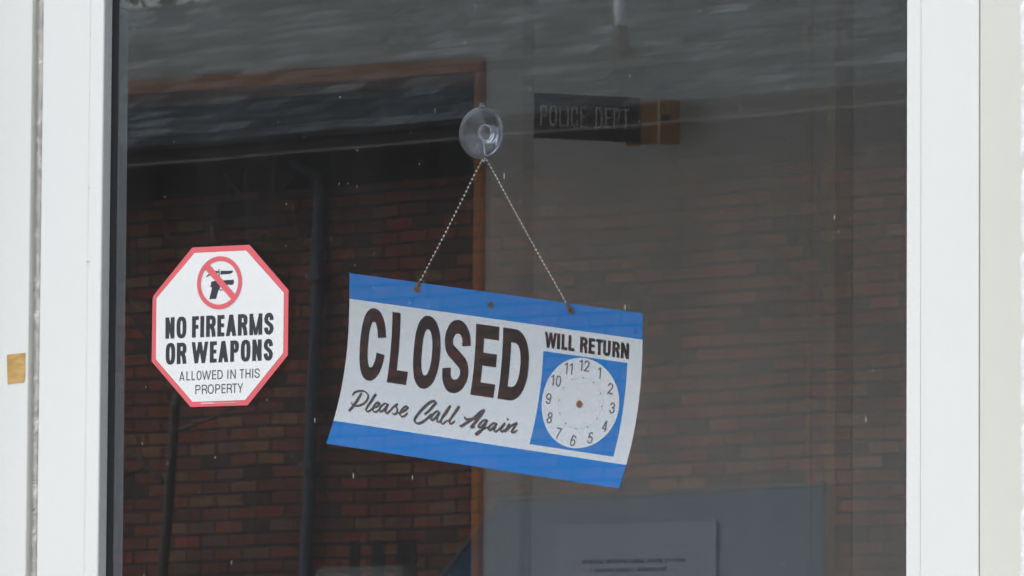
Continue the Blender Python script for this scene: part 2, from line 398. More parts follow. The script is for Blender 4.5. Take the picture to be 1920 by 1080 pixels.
GLASS_R = 0.043
M = dict(
    door_white=plain('white_door_paint', (.825, .83, .795), .4, .02, 3, bump=.05, bscale=40, marks=.5, spec=.3),
    jamb_white=plain('cream_jamb_paint', (.73, .725, .66), .5, .03, 3, bump=.05, bscale=60, spec=.2),
    jamb_left=plain('white_jamb_paint', (.81, .81, .77), .4, .02, 3, bump=.05, bscale=50, marks=.5, spec=.3),
    grey_reveal=plain('grey_glazing_channel', (.40, .41, .41), .5, .04, 20),
    inner_grey=plain('grey_inner_bead', (.30, .32, .34), .45, .04, 20),
    gasket=plain('black_rubber_gasket', (.012, .013, .017), .55, .1, 60),
    seam=plain('grey_seam_shadow_line', (.45, .46, .46), .6, .05, 60),
    pile=plain('grey_wool_pile', (.80, .78, .74), .95, .25, 120),
    pane=glass('dusty_float_glass'),
    white_brick=bricks('white_painted_brick', (.80, .80, .79), (.76, .76, .75), (.74, .74, .73), .2, .0677, .006, 'xz', .8, .6),
    white_rough=plain('white_painted_masonry', (.88, .885, .865), .8, .05, 60, bump=.7, bscale=300),
    red_brick=bricks('mixed_red_brick', (.34, .095, .055), (.10, .046, .05), (.046, .040, .038), .212, .0755, .0095, 'xz', .9, .5, ramp=[
        (0, (.080, .050, .048)), (.12, (.140, .058, .050)), (.30, (.180, .068, .047)), (.48, (.198, .072, .049)), (.62, (.150, .060, .053)), (.74, (.190, .100, .062)), (.86, (.145, .080, .072)), (.94, (.215, .062, .048))]),
    shingle=bricks('grey_asphalt_shingle', (.0, .0, .0), (.0, .0, .0), (.022, .026, .03), .30, .145, .010, 'xy', .95, .6, streak=.95, ramp=[(0, (.020, .029, .038)), (.2, (.036, .048, .060)), (.45, (.048, .062, .075)), (.7, (.030, .041, .051)), (.85, (.074, .094, .112))]),
    trim_and_shade=plain('dark_fascia_and_shade_paint', (.020, .019, .022), .8, .1, spec=.05),
    drip=plain('pale_drip_edge', (.13, .13, .13), .7, .1, spec=.1),
    spout=plain('slate_blue_downspout_paint', (.055, .076, .108), .45, .12, 6),
    pvc=plain('pale_vent_pipe', (.52, .57, .66), .5, .08),
    boot=plain('dark_vent_boot', (.035, .033, .032), .8, .2),
    vent=plain('black_vent_slot', (.01, .01, .012), .8, .1),
    asphalt=plain('worn_asphalt', (.055, .055, .056), .9, .25, 3, bump=.5, bscale=120),
    concrete=plain('porch_concrete', (.33, .32, .30), .9, .12, 4, bump=.4, bscale=120),
    grass=plain('dry_lawn', (.07, .085, .03), .95, .35, 6, bump=.8, bscale=60),
    int_wall=plain('beige_interior_wall_paint', (.645, .66, .645), .8, .04, 3, stretch=(12, 1, .15)),
    int_trim=plain('beige_wall_batten', (.70, .655, .57), .7, .04, 3),
    int_groove=plain('wall_panel_joint', (.53, .51, .49), .8, .04, 3),
    ceiling=plain('white_ceiling_paint', (.72, .72, .70), .9, .03),
    int_floor=plain('brown_vinyl_floor', (.20, .17, .14), .5, .1),
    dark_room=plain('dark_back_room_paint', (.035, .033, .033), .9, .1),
    orange_wood=wood('orange_stained_wood', (.44, .145, .020), (.60, .225, .032), rough=.7),
    brown_wood=wood('brown_bracket_wood', (.32, .125, .025), (.52, .24, .05), (3, 60, 60)),
    plaque=plain('dark_brown_sign_plastic', (.020, .016, .016), .4, .1),
    engraved=plain('dull_cream_engraving', (.62, .58, .50), .6, .1),
    edge_glint=plain('painted_edge_highlight', (.90, .58, .30), .45, .05),
    sheet=plain('white_sign_plastic', (.69, .725, .755), .55, .035, 12, spec=.15, marks=.3),
    blue=plain('blue_sign_print', (.001, .19, .56), .6, .05, 12, spec=.08),
    black_print=plain('black_print', (.014, .012, .013), .6, .1, 50, spec=.1),
    grey_print=plain('faded_script_print', (.04, .036, .037), .6, .15, 80),
    rust=plain('rusty_eyelet', (.16, .07, .03), .7, .35, 400),
    navy_chip=plain('navy_chip', (.012, .022, .08), .5, .1),
    hole=plain('dark_hole', (.12, .10, .09), .8, .1),
    steel=plain('bright_steel_wire', (.72, .80, .82), .4, .05, metal=.35),
    chain=plain('nickel_ball_chain', (.62, .61, .58), .35, .1, metal=.7),
    cup=vinyl('clear_vinyl_cup'),
    sticker_white=plain('white_vinyl_sticker', (.83, .84, .82), .45, .025, 14, marks=.25),
    sticker_red=plain('faded_red_vinyl', (.76, .125, .145), .45, .05, 12),
    sticker_ink=plain('dark_grey_ink', (.022, .026, .034), .5, .15, 60),
    sticker_text=plain('grey_ink', (.075, .08, .09), .5, .1, 60),
    micro=plain('white_micro_print', (.80, .70, .70), .5, .1, 60),
    tape=wood('tan_masking_tape', (.47, .28, .08), (.66, .42, .15), (70, 20, 230), .6),
    paper=plain('white_notice_paper', (.80, .80, .79), .7, .03, 20),
    sleeve=clear_film('notice_plastic_sleeve', .10, (.7, .72, .74), .15, 1.0),
    shine_streak=clear_film('crease_shine', .30, (.95, .95, .95), .2, 1.0),
    notice_ink=plain('notice_ink', (.04, .04, .045), .6, .1),
    box_white=plain('pale_cardboard', (.27, .285, .30), .7, .05),
    hoarding=plain('navy_painted_plywood', (.028, .066, .135), .85, .10, 2, spec=.08),
    hoarding_cap=plain('grey_capping', (.09, .10, .12), .8, .1, spec=.1),
    dark_glass=plain('dark_window_glass', (.012, .014, .02), .08, .05),
    bark=plain('grey_brown_bark', (.085, .068, .055), .9, .3, 30, stretch=(1, 1, .2)),
    leaf=plain('green_leaves', (.10, .15, .045), .6, .5, 1.2),
    handle=plain('brushed_handle_metal', (.45, .45, .46), .35, .05, metal=1),
)

# ------------------------------------------------------------------ lettering: letters drawn with an oval pen
def catmull(pts, k=8, closed=False):
    out = []
    n = len(pts)
    for i in range(n if closed else n - 1):
        if closed:
            p0, p1, p2, p3 = pts[i - 1], pts[i], pts[(i + 1) % n], pts[(i + 2) % n]
        else:
            p1, p2 = pts[i], pts[i + 1]
            p0 = pts[i - 1] if i else tuple(2 * a - b for a, b in zip(p1, p2))
            p3 = pts[i + 2] if i + 2 < n else tuple(2 * b - a for a, b in zip(p1, p2))
        for j in range(k):
            t = j / k
            out.append(tuple(.5 * (2 * b + (c - a) * t + (2 * a - 5 * b + 4 * c - d) * t * t + (3 * b - a - 3 * c + d) * t ** 3)
                             for a, b, c, d in zip(p0, p1, p2, p3)))
    if not closed: out.append(tuple(pts[-1]))
    return out

def pen(pts, hx, hy, closed=False):
    L, R_ = [], []
    n = len(pts)
    for i, p in enumerate(pts):
        a = pts[i - 1] if (i or closed) else p
        b = pts[(i + 1) % n] if (i < n - 1 or closed) else p
        tx, ty = b[0] - a[0], b[1] - a[1]
        l = hypot(tx, ty) or 1
        nx, ny = -ty / l, tx / l
        h = hypot(hx * nx, hy * ny) or 1e-9
        ox, oy = hx * hx * nx / h, hy * hy * ny / h
        L.append((p[0] + ox, p[1] + oy)); R_.append((p[0] - ox, p[1] - oy))
    q = []
    for i in range(n if closed else n - 1):
        j = (i + 1) % n
        q.append([L[i], L[j], R_[j], R_[i]])
    return q

def qstrip(a, b, c, d, k=10):
    """quad a-b (one end) to d-c (other end), cut into k pieces so it can follow a bent sheet"""
    o = []
    lerp = lambda p, q, t: (p[0] + (q[0] - p[0]) * t, p[1] + (q[1] - p[1]) * t)
    for i in range(k):
        t, t2 = i / k, (i + 1) / k
        o.append([lerp(a, d, t), lerp(b, c, t), lerp(b, c, t2), lerp(a, d, t2)])
    return o

def sell(cx, cy, a, b, t0, t1, n=2.35, k=36):
    o = []
    for i in range(k + 1):
        t = radians(t0 + (t1 - t0) * i / k)
        c_, s_ = cos(t), sin(t)
        o.append((cx + a * math.copysign(abs(c_) ** (2 / n), c_), cy + b * math.copysign(abs(s_) ** (2 / n), s_)))
    return o

def glyph(ch, x0, x1, y0, y1, sx, sy, sq=2.35):
    """list of strokes; a stroke is a list of quads; y grows upwards"""
    w, h = x1 - x0, y1 - y0
    xm, ym = (x0 + x1) / 2, (y0 + y1) / 2
    hx, hy = sx / 2, sy / 2
    R = lambda a, b, c, d: qstrip((a, c), (b, c), (b, d), (a, d))
    def D(xa, ya, xb, yb, t): return qstrip((xa - t / 2, ya), (xa + t / 2, ya), (xb + t / 2, yb), (xb - t / 2, yb))
    P = lambda pts, k=7: pen(catmull([(x0 + hx + (w - sx) * a, y0 + hy + (h - sy) * b) for a, b in pts], k), hx, hy)
    def bowl(ya, yb, xr=x1, xs=None):
        xs = xs if xs is not None else x0 + (xr - x0) * .45
        yc = (ya + yb) / 2
        return pen([(x0 + sx * .6, yb - hy)] + sell(xs, yc, xr - hx - xs, (yb - ya) / 2 - hy, 90, -90, sq, 30) + [(x0 + sx * .6, ya + hy)], hx, hy)
    stem = R(x0, x0 + sx, y0, y1)
    if ch == 'O' or ch == '0':
        p = sell(xm, ym, w / 2 - hx, h / 2 - hy, 0, 360, sq, 60)[:-1]; return [pen(p, hx, hy, True)]
    if ch == 'C':
        return [pen(sell(xm, ym, w / 2 - hx, h / 2 - hy, 13, 347, 2.3, 56), hx, hy)]
    if ch == 'S':
        return [P([(1, .70), (.95, .86), (.74, .975), (.5, 1), (.24, .965), (.05, .85), (.01, .73), (.12, .61), (.5, .5), (.88, .385), (1, .25), (.95, .13), (.76, .03), (.5, 0), (.24, .03), (.05, .14), (0, .29)])]
    if ch == 'L': return [stem, R(x0 + sx, x1, y0, y0 + sy)]
    if ch == 'E': return [stem, R(x0 + sx, x1, y0, y0 + sy), R(x0 + sx, x1, y1 - sy, y1), R(x0 + sx, x1 - .05 * w, ym - hy * .95 + .02 * h, ym + hy * .95 + .02 * h)]
    if ch == 'F': return [stem, R(x0 + sx, x1, y1 - sy, y1), R(x0 + sx, x1 - .06 * w, ym - hy, ym + hy)]
    if ch == 'I': return [R(x0, x1, y0, y1)]
    if ch == 'T': return [R(xm - hx, xm + hx, y0, y1 - sy), R(x0, x1, y1 - sy, y1)]
    if ch == 'H': return [stem, R(x1 - sx, x1, y0, y1), R(x0 + sx, x1 - sx, ym - hy, ym + hy)]
    if ch == 'D': return [stem, bowl(y0, y1, x1, x0 + w * .42)]
    if ch == 'P': return [stem, bowl(y0 + .42 * h, y1, x1, x0 + w * .5)]
    if ch == 'R': return [stem, bowl(y0 + .43 * h, y1, x1, x0 + w * .5),
                          pen(catmull([(x0 + w * .5, y0 + .43 * h + hy), (x1 - sx * .75, y0 + .36 * h), (x1 - sx * .56, y0 + .18 * h), (x1 - sx * .48, y0)], 7), hx, hy)]
    if ch == 'U': return [pen([(x0 + hx, y1)] + sell(xm, y0 + .3 * h, w / 2 - hx, .3 * h - hy, 180, 360, 2.3, 30) + [(x1 - hx, y1)], hx, hy)]
    if ch == 'N': return [stem, R(x1 - sx, x1, y0, y1), D(x0 + sx * .5, y1, x1 - sx * .5, y0, sx * (1.05 if sq < 3 else .8))]
    if ch == 'M': return [stem, R(x1 - sx, x1, y0, y1), D(x0 + sx * .5, y1, xm, y0, sx * .72), D(x1 - sx * .5, y1, xm, y0, sx * .72)]
    if ch == 'W':
        t = sx * .9; b1, b2 = x0 + .285 * w, x1 - .285 * w
        return [D(x0 + t / 2, y1, b1, y0, t), D(xm, y1, b1, y0, t), D(xm, y1, b2, y0, t), D(x1 - t / 2, y1, b2, y0, t)]
    if ch == 'A':
        t = sx
        return [D(x0 + t / 2, y0, xm, y1, t), D(x1 - t / 2, y0, xm, y1, t), R(x0 + w * .25, x1 - w * .25, y0 + .2 * h, y0 + .2 * h + sy * .85)]
    if ch == 'Y': return [D(x0 + hx, y1, xm, y0 + .42 * h, sx), D(x1 - hx, y1, xm, y0 + .42 * h, sx), R(xm - hx, xm + hx, y0, y0 + .42 * h)]
    if ch == '.': return [R(x0, x0 + sx * 1.3, y0, y0 + sx * 1.3)]
    if ch == ',': return [D(x0 + sx, y0 + sx, x0, y0 - sx, sx)]
    if ch == '1': return [R(xm, xm + sx, y0, y1), pen(catmull([(xm + hx, y1), (xm - .1 * w, y1 - .13 * h), (x0 + .12 * w, y1 - .2 * h)], 5), hx, hy)]
    if ch == '2': return [P([(0, .72), (.05, .88), (.3, .99), (.6, .99), (.92, .88), (.98, .7), (.8, .5), (.4, .26), (.06, .02)]), R(x0, x1, y0, y0 + sy)]
    if ch == '3': return [P([(.02, .77), (.15, .94), (.48, 1), (.82, .92), (.92, .76), (.8, .6), (.45, .54), (.8, .49), (1, .3), (.88, .09), (.5, 0), (.14, .06), (0, .25)])]
    if ch == '4': return [R(x0 + .68 * w - hx, x0 + .68 * w + hx, y0, y1), D(x0 + .66 * w, y1, x0 + hx, y0 + .27 * h, sx), R(x0, x1, y0 + .22 * h, y0 + .22 * h + sy)]
    if ch == '5': return [P([(.9, 1), (.25, 1), (.1, .5), (.35, .62), (.7, .6), (.97, .42), (.97, .2), (.75, .03), (.45, 0), (.14, .06), (.02, .22)], 5)]
    if ch == '6':
        yb = y0 + .31 * h
        return [pen(sell(xm, yb, w / 2 - hx, .31 * h - hy, 0, 360, 2.1, 40)[:-1], hx, hy, True), P([(0, .34), (.03, .66), (.2, .92), (.5, 1), (.82, .93), (.95, .78)])]
    if ch == '7': return [R(x0, x1, y1 - sy, y1), pen(catmull([(x1 - hx, y1 - sy), (x0 + .6 * w, y0 + .52 * h), (x0 + .4 * w, y0 + .25 * h), (x0 + .32 * w, y0)], 6), hx, hy)]
    if ch == '8':
        return [pen(sell(xm, y0 + .28 * h, w / 2 - hx, .28 * h - hy, 0, 360, 2.1, 36)[:-1], hx, hy, True), pen(sell(xm, y0 + .765 * h, w * .44 - hx, .255 * h - hy, 0, 360, 2.1, 36)[:-1], hx, hy, True)]
    if ch == '9':
        return [pen(sell(xm, y0 + .69 * h, w / 2 - hx, .31 * h - hy, 0, 360, 2.1, 40)[:-1], hx, hy, True), P([(1, .66), (.97, .34), (.8, .08), (.5, 0), (.18, .07), (.05, .22)])]
    return []

WID = dict(A=.66, C=.64, D=.66, E=.56, F=.52, H=.66, I=.14, L=.52, M=.8, N=.66, O=.7, P=.6, R=.64, S=.6, T=.58, U=.64, W=.9, Y=.6)
WID.update({' ': .3, '.': .15, ',': .15, '1': .42})

def put(mb, strokes, fn, layer=0.0):
    """lay strokes on a surface: fn(x, y, lift)"""
    for k, st in enumerate(strokes):
        for q in st:
            mb.poly([fn(x, y, layer + k * 1.5e-5) for x, y in q])

def line(mb, items, y0, y1, sx, sy, fn, layer, sq=2.35):
    for ch, a, b in items:
        o = (y1 - y0) * .012 if ch in 'OCSU' else 0
        put(mb, glyph(ch, a, b, y0 - o, y1 + o, sx, sy, sq), fn, layer)

def spaced(text, x0, x1, gap=.14, wid=WID):
    tot = sum(wid.get(c, .6) + gap for c in text) - gap
    s = (x1 - x0) / tot
    out = []; x = x0
    for c in text:
        wd = wid.get(c, .6) * s
        if c != ' ': out.append((c, x, x + wd))
        x += wd + gap * s
    return out

# ================================================================== ground
ZG = -0.45
g = MB(); g.poly([(-900, -900, ZG), (900, -900, ZG), (900, 900, ZG), (-900, 900, ZG)])
tag(g.build('ground', M['grass']), None, None, kind='structure')
g = MB(); g.box(-60, 60, -60, -1.9, ZG - .05, ZG + .004)
rd = g.build('parking_lot', M['asphalt']); tag(rd, None, None, kind='structure')
g = MB(); g.box(-8, 8, -1.9, .05, ZG - .05, ZG + .12)
tag(g.build('sidewalk', M['concrete']), None, None, kind='structure')

st_ = MB()
st_.box(-1.1, 1.1, -1.25, -.052, ZG + .12, -.16); st_.box(-1.1, 1.1, -.95, -.052, -.16, -.012)
tag(st_.build('doorstep', M['concrete'], bevel=.006), 'concrete two-step doorstep below the white glass door', 'step')

# ================================================================== the white building and its dim room
off = thing('white_building', 'white painted brick building around the glass door with a dim room inside', 'building', (0, 0, 0))
YF = -.05
DX0, DX1, DZ = -.5846, .5085, 2.30
wl = MB()
wl.box(-6.0, -2.9, YF, .16, ZG, 3.3); wl.box(-.95, DX0, YF, .16, ZG, 3.3)
wl.box(-2.9, -.95, YF, .16, ZG, .9); wl.box(-2.9, -.95, YF, .16, 2.1, 3.3)
wl.box(.70, 6.0, YF, .16, ZG, 3.3)
wl.box(DX0, .70, YF, .16, DZ, 3.3)
wl.box(DX0, .70, YF, .16, ZG, -.02)
wl.box(DX1 + .006, .70, YF + .012, .16, -.02, DZ)
wl.build('front_wall', M['white_brick'], off)
sw_ = MB(); sw_.box(-2.85, -1.0, .03, .036, .95, 2.05); wp_ = sw_.build('added_daylight_window', M['pane'], off)  # unseen window, added to let more daylight into the room
sw_ = MB()
for (a, b, c, d) in ((-2.9, -2.85, .9, 2.1), (-1.0, -.95, .9, 2.1), (-2.85, -1.0, .9, .95), (-2.85, -1.0, 2.05, 2.1)): sw_.box(a, b, -.02, .06, c, d)
sw_.build('added_window_frame', M['door_white'], wp_)
# the brick reveal beside the jamb, with its real lumps, joints and ragged arris
rb = MB()
NX, NZ = 40, 560
xs0, xs1 = DX1, .70
pts = []; fs = []
def relief(x, z):
    row = z / .0677; rr = int(math.floor(row)); fz = row - rr
    bx = x / .2 + (.5 if rr % 2 else 0); fx = bx - math.floor(bx)
    j = min(min(fz, 1 - fz) * .0677, min(fx, 1 - fx) * .2)
    groove = max(0, 1 - j / .006)
    lump = noise.noise(Vector((x * 60, z * 60, 3.1))) * .0012 + noise.noise(Vector((x * 190, z * 190, 8.1))) * .0009
    return -.004 * groove + lump, groove
for i in range(NZ + 1):
    z = -.02 + (DZ + .02) * i / NZ
    for j in range(NX + 1):
        t = (j / NX) ** 1.6
        ed = noise.noise(Vector((1.7, z * 45, 5.0))) * .0016 + noise.noise(Vector((4.7, z * 170, 5.0))) * .0011
        r, gr = relief(xs0 + (xs1 - xs0) * t, z)
        x = xs0 + (xs1 - xs0) * t + (1 - t) * (ed + .0012 * gr)
        y = YF - r + .003
        if j == 0: y += .004
        if j == NX: y = YF
        pts.append((x, y, z))
    # return to the jamb
    pts.append((pts[-NX - 1][0] + .0005, -.008, z))
W_ = NX + 2
for i in range(NZ):
    for j in range(NX):
        a = i * W_ + j
        fs.append((a, a + 1, a + 1 + W_, a + W_))
    a = i * W_ + NX + 1; b = i * W_
    fs.append((a, b, b + W_, a + W_))
rb.add(pts, fs)
rb.build('rough_brick_reveal', M['white_rough'], off, smooth=True)

YB = 2.2                       # partition at the back of the room
for xa in (-4.1, 2.6):
    ro = MB(); ro.box(xa, xa + .1, .16, 6.1, -.02, 2.75); ro.build('side_wall', M['int_wall'], off)
pw_ = MB(); pw_.box(-1.4236, 2.6, YB, YB + .1, 0, 2.6); pw_.box(-2.42, -1.4236, YB, YB + .1, 2.035, 2.6); pw_.box(-4.0, -2.42, YB, YB + .1, 0, 2.6)
pw_.build('partition_wall', M['int_wall'], off)
fl = MB(); fl.box(-4.1, 2.7, .16, 6.1, -.1, 0); fl.build('room_floor', M['int_floor'], off)
ce = MB(); ce.box(-4.1, 2.7, .16, 6.1, 2.6, 2.7); ce.build('room_ceiling', M['ceiling'], off)
rf = MB(); rf.box(-6.2, 6.2, -.35, 6.4, 3.3, 3.45); rf.build('flat_roof', M['concrete'], off)
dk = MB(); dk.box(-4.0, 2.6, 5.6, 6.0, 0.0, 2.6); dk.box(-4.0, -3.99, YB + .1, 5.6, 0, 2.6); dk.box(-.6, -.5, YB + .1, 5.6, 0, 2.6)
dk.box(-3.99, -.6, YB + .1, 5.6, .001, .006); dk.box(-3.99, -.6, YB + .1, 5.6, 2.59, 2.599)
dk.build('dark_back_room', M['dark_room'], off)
cs = MB(); cs.box(-1.4236, -1.4140, YB - .012, YB + .1, 0, 2.0525)
cs.box(-2.43, -1.4236, YB - .012, YB + .1, 2.0345, 2.0525); cs.box(-2.43, -2.42, YB - .012, YB + .1, 0, 2.0345)
cs.build('door_casing', M['orange_wood'], off)
for (a, b, mt) in ((-1.3608, -1.3455, 'int_groove'), (-.9618, -.9553, 'int_trim'), (-.9328, -.9227, 'int_trim'), (-.9227, -.900, 'int_groove')):
    bt_ = MB(); bt_.box(a, b, YB - .0014, YB + .001, .001, 2.599)
    bt_.build('wall_batten', M[mt], off)

# ================================================================== door frame and glass door
fr = thing('door_frame', 'white and cream fixed jambs and head around the glass door', 'door frame', (0, 0, 0))
j1 = MB(); j1.box(-.5840, -.4917, -.015, .10, 0, 2.30); j1.build('left_jamb', M['jamb_left'], fr, bevel=.0008)
j2 = MB(); j2.box(.4539, .5300, -.0135, -.0085, 0, 2.30); j2.box(.4539, .5080, -.0085, .10, 0, 2.30); j2.build('right_jamb', M['jamb_white'], fr, bevel=.0006)
j3 = MB(); j3.box(-.4917, .4539, -.015, .10, 2.215, 2.30); j3.build('head_jamb', M['jamb_left'], fr, bevel=.0008)
j4 = MB(); j4.box(-.4917, .4539, -.03, .10, -.012, .012); j4.build('threshold', M['handle'], fr, bevel=.002)
j5 = MB(); j5.box(-.4917, -.478, .034, .08, .012, 2.215); j5.box(.446, .4539, .034, .08, .012, 2.215)
j5.build('door_stop', M['grey_reveal'], fr)

door = thing('glass_door', 'white framed glass door with wide clear pane full of reflections', 'door', (0, 0, 0))
XL, XG, XR, XE = -.4814, -.4157, .3865, .4524          # left edge, glass left, glass right, right edge
ZB, ZT = .27, 2.09
YD, YI = -.013, .021
sl = MB(); sl.box(XL, -.4298, YD, YI, .014, 2.21)
sl.build('left_stile', M['door_white'], door, bevel=.0012)
bd = MB(); bd.box(-.4295, XG, YD - .0006, -.0004, .014, 2.21)
bd.build('glazing_bead', M['door_white'], door, bevel=.0007)
bc = MB(); bc.box(XG + .00005, XG + .0006, YD + .0012, -.0006, ZB, ZT)
bc.build('glazing_channel', M['grey_reveal'], door)
ib = MB(); ib.box(-.4298, -.4130, .0066, YI - .0005, ZB, ZT); ib.build('inner_bead', M['inner_grey'], door)
gk = MB(); gk.box(XG + .0006, -.4087, -.0012, -.0003, ZB, ZT); gk.box(XG + .0006, XR - .002, -.0012, -.0003, ZB, ZB + .006); gk.build('gasket', M['gasket'], door)
rbd = MB(); rbd.box(XR, .39906, YD - .0004, YI, .014, 2.21); rbd.build('glazing_bead', M['door_white'], door, bevel=.00025)
sr = MB(); sr.box(.39906, XE, YD, YI, .014, 2.21); sr.build('right_stile', M['door_white'], door, bevel=.0006)
tp = MB(); tp.box(-.4295, XR, YD, YI, ZT, 2.21); tp.build('top_rail', M['door_white'], door, bevel=.0012)
bo = MB(); bo.box(-.4295, XR, YD, YI, .014, ZB); bo.build('bottom_rail', M['door_white'], door, bevel=.0012)
pn = MB(); pn.box(-.4225, XR - .0005, 0, .006, ZB + .001, ZT - .001)
pn.build('glass_pane', M['pane'], door)
# thin paint-drip snags on the bead joint
dr = MB()
random.seed(4)
for z, r in ((1.79, .0012), (1.655, .0018), (1.59, .0022), (1.615, .0012), (1.475, .0012), (1.36, .001)):
    dr.ball((-.4296, YD - .0004, z), r * .8, 8, 6)
dr.build('paint_blob', M['door_white'], door, smooth=True)
hd = MB(); hd.tube([(.42, -.013, 1.12), (.42, -.06, 1.12), (.42, -.06, .88), (.42, -.013, .88)], .010, 12)
hd.build('pull_handle', M['handle'], door, smooth=True)
# woolly pile weatherstrip in the hinge gap
random.seed(11)
pl = MB()
pl.box(-.4838, -.4815, -.0122, -.0035, .014, 2.21)
for i in range(15000):
    z = random.uniform(1.22, 1.88) if i < 12500 else random.uniform(.05, 2.2)
    cl = .5 + .5 * noise.noise(Vector((0, 0, z * 95)))
    ln = (.0034 + .0034 * cl) * random.uniform(.6, 1.12)
    y = random.uniform(-.0142, -.0100)
    p = Vector((-.4818, y, z))
    dz = random.uniform(-.7, .15) - .5 * noise.noise(Vector((3, 0, z * 130)))
    d = Vector((-1, random.uniform(-.42, .2), dz)).normalized() * ln
    wv = Vector((random.uniform(-.3, .3), random.uniform(-1, 1), random.uniform(-1, 1))).normalized() * .00022
    pl.poly([p - wv, p + wv, p + d])
pl.build('pile_weatherstrip', M['pile'], door, fix=False)

# tan tape scrap on the jamb
tpn = MB()
x0, x1 = -.5140, -.4946
top = [(x0, 1.5098), (x0 + .006, 1.5104), (x0 + .013, 1.5106), (x1, 1.5109)]
bot = [(x1, 1.4935), (x1 - .0003, 1.4872), (x1 - .0014, 1.4851), (x1 - .0045, 1.4853), (x1 - .0074, 1.4851), (x1 - .0082, 1.4860), (x1 - .0090, 1.4846), (x1 - .014, 1.4848), (x0 + .0010, 1.4842), (x0 + .0004, 1.495)]
pp = top + bot
n_ = len(pp)
tpn.add([(a, -.0158, b) for a, b in pp] + [(a, -.0151, b) for a, b in pp], [tuple(range(n_)), tuple(range(2 * n_ - 1, n_ - 1, -1))] + [(k, (k + 1) % n_, n_ + (k + 1) % n_, n_ + k) for k in range(n_)])
tag(tpn.build('tape_scrap', M['tape']), 'small scrap of tan masking tape stuck on the left white jamb', 'tape')

# ================================================================== octagonal sticker on the outside of the glass
SXC, SZC = -.2978, 1.5285
stk = thing('warning_sticker', 'white octagonal sticker with red border reading NO FIREARMS OR WEAPONS', 'sticker', (SXC, 0, SZC))
def sfn(x, y, lift): return (x / 1000, -.0006 - lift, y / 1000)
OCT_O = [(-29.84, 69.6), (30.09, 69.4), (71.06, 28.51), (70.98, -27.74), (29.77, -69.65), (-29.87, -69.4), (-71.66, -28.34), (-71.25, 26.6), (-70.2, 29.4)]
OCT_I = [(-27.12, 64.7), (26.99, 64.5), (66.56, 26.3), (66.43, -25.56), (27.29, -65.06), (-27.6, -65.0), (-66.97, -26.6), (-66.96, 26.63)]
f = MB(); n_ = len(OCT_O)
f.add([(x / 1000, -.0005, y / 1000) for x, y in OCT_O] + [(x / 1000, -.0001, y / 1000) for x, y in OCT_O],
      [tuple(range(n_)), tuple(range(2 * n_ - 1, n_ - 1, -1))] + [(k, (k + 1) % n_, n_ + (k + 1) % n_, n_ + k) for k in range(n_)])
f.build('red_border', M['sticker_red'], stk)
f = MB(); f.poly([sfn(x, y, .0001) for x, y in OCT_I]); f.build('white_face', M['sticker_white'], stk)
ink = MB()
for nm, pg in dict(
    gun=[(2.15, 39.67), (12.92, 39.63), (13.45, 40.0), (14.4, 39.02), (14.17, 36.24), (12.63, 35.35), (6.24, 35.71), (2.21, 35.03), (0.2, 34.27), (-0.45, 32.07), (-1.78, 31.0), (-4.05, 23.83), (-11.13, 23.82), (-8.68, 32.39), (-8.56, 33.78), (-10.6, 35.14), (-9.26, 36.32), (-9.63, 38.57), (-5.93, 39.54)],
    guard=[(-0.44, 31.73), (5.62, 31.27), (7.63, 32.31), (7.97, 31.85), (5.96, 30.7), (-0.44, 31.06)],
    blade=[(0.37, 47.95), (13.83, 47.57), (12.17, 45.8), (10.17, 44.93), (0.21, 44.77)],
    guard2=[(-1.8, 49.55), (-0.86, 49.51), (-0.59, 43.52), (-1.53, 43.56)],
    grip=[(-7.38, 48.09), (-1.99, 48.04), (-1.97, 46.37), (-6.01, 46.25), (-9.37, 44.99), (-12.39, 44.1), (-14.07, 42.99), (-14.89, 43.53), (-12.75, 45.29), (-9.39, 46.5)]).items():
    ink.poly([sfn(x, y, .0003) for x, y in pg])
ink.build('weapon_symbol', M['sticker_ink'], stk)
ring = MB()
put(ring, [pen([(-.5 + 21.6 * cos(2 * pi * k / 64), 37.7 + 21.0 * sin(2 * pi * k / 64)) for k in range(64)], 1.9, 1.95, True)], sfn, .0006)
put(ring, [qstrip((-16.87, 51.16), (-12.19, 54.89), (16.43, 26.39), (11.77, 23.22), 4)], sfn, .00055)
ring.build('prohibition_ring', M['sticker_red'], stk)
tx = MB()
L1 = [('N', -57.1, -47.6), ('O', -45.3, -35.0), ('F', -29, -22), ('I', -20.3, -16.3), ('R', -14.2, -4.2), ('E', -2.4, 5.0), ('A', 6.6, 17.4), ('R', 19.1, 29.0), ('M', 31.1, 44.5), ('S', 46.5, 56.2)]
L2 = [('O', -56.5, -46.6), ('R', -44.8, -34.7), ('W', -29.2, -11.8), ('E', -10, -2.8), ('A', -1.1, 9.3), ('P', 11.4, 20.3), ('O', 22.4, 32.4), ('N', 34.4, 44.1), ('S', 46.3, 55.7)]
line(tx, L1, -9.0, 9.45, 3.95, 3.3, sfn, .0003, 3.0)
line(tx, L2, -31.5, -13.1, 3.95, 3.3, sfn, .0003, 3.0)
tx.build('bold_lettering', M['sticker_ink'], stk)
tx = MB()
L3 = [('A', -41.9, -36.5), ('L', -34.4, -30.6), ('L', -29, -25.2), ('O', -23.7, -18.5), ('W', -18.1, -8.6), ('E', -7.4, -3.1), ('D', -1.8, 3.7), ('I', 8.6, 9.6), ('N', 11.7, 17.3), ('T', 21.5, 26.1), ('H', 27.5, 32.7), ('I', 34.5, 35.5), ('S', 36.9, 42.3)]
L4 = [('P', -24.8, -19.4), ('R', -18, -12.6), ('O', -11.9, -5.5), ('P', -4, 1.2), ('E', 2.6, 6.8), ('R', 8.1, 13.4), ('T', 13.7, 18.8), ('Y', 19.4, 25.1)]
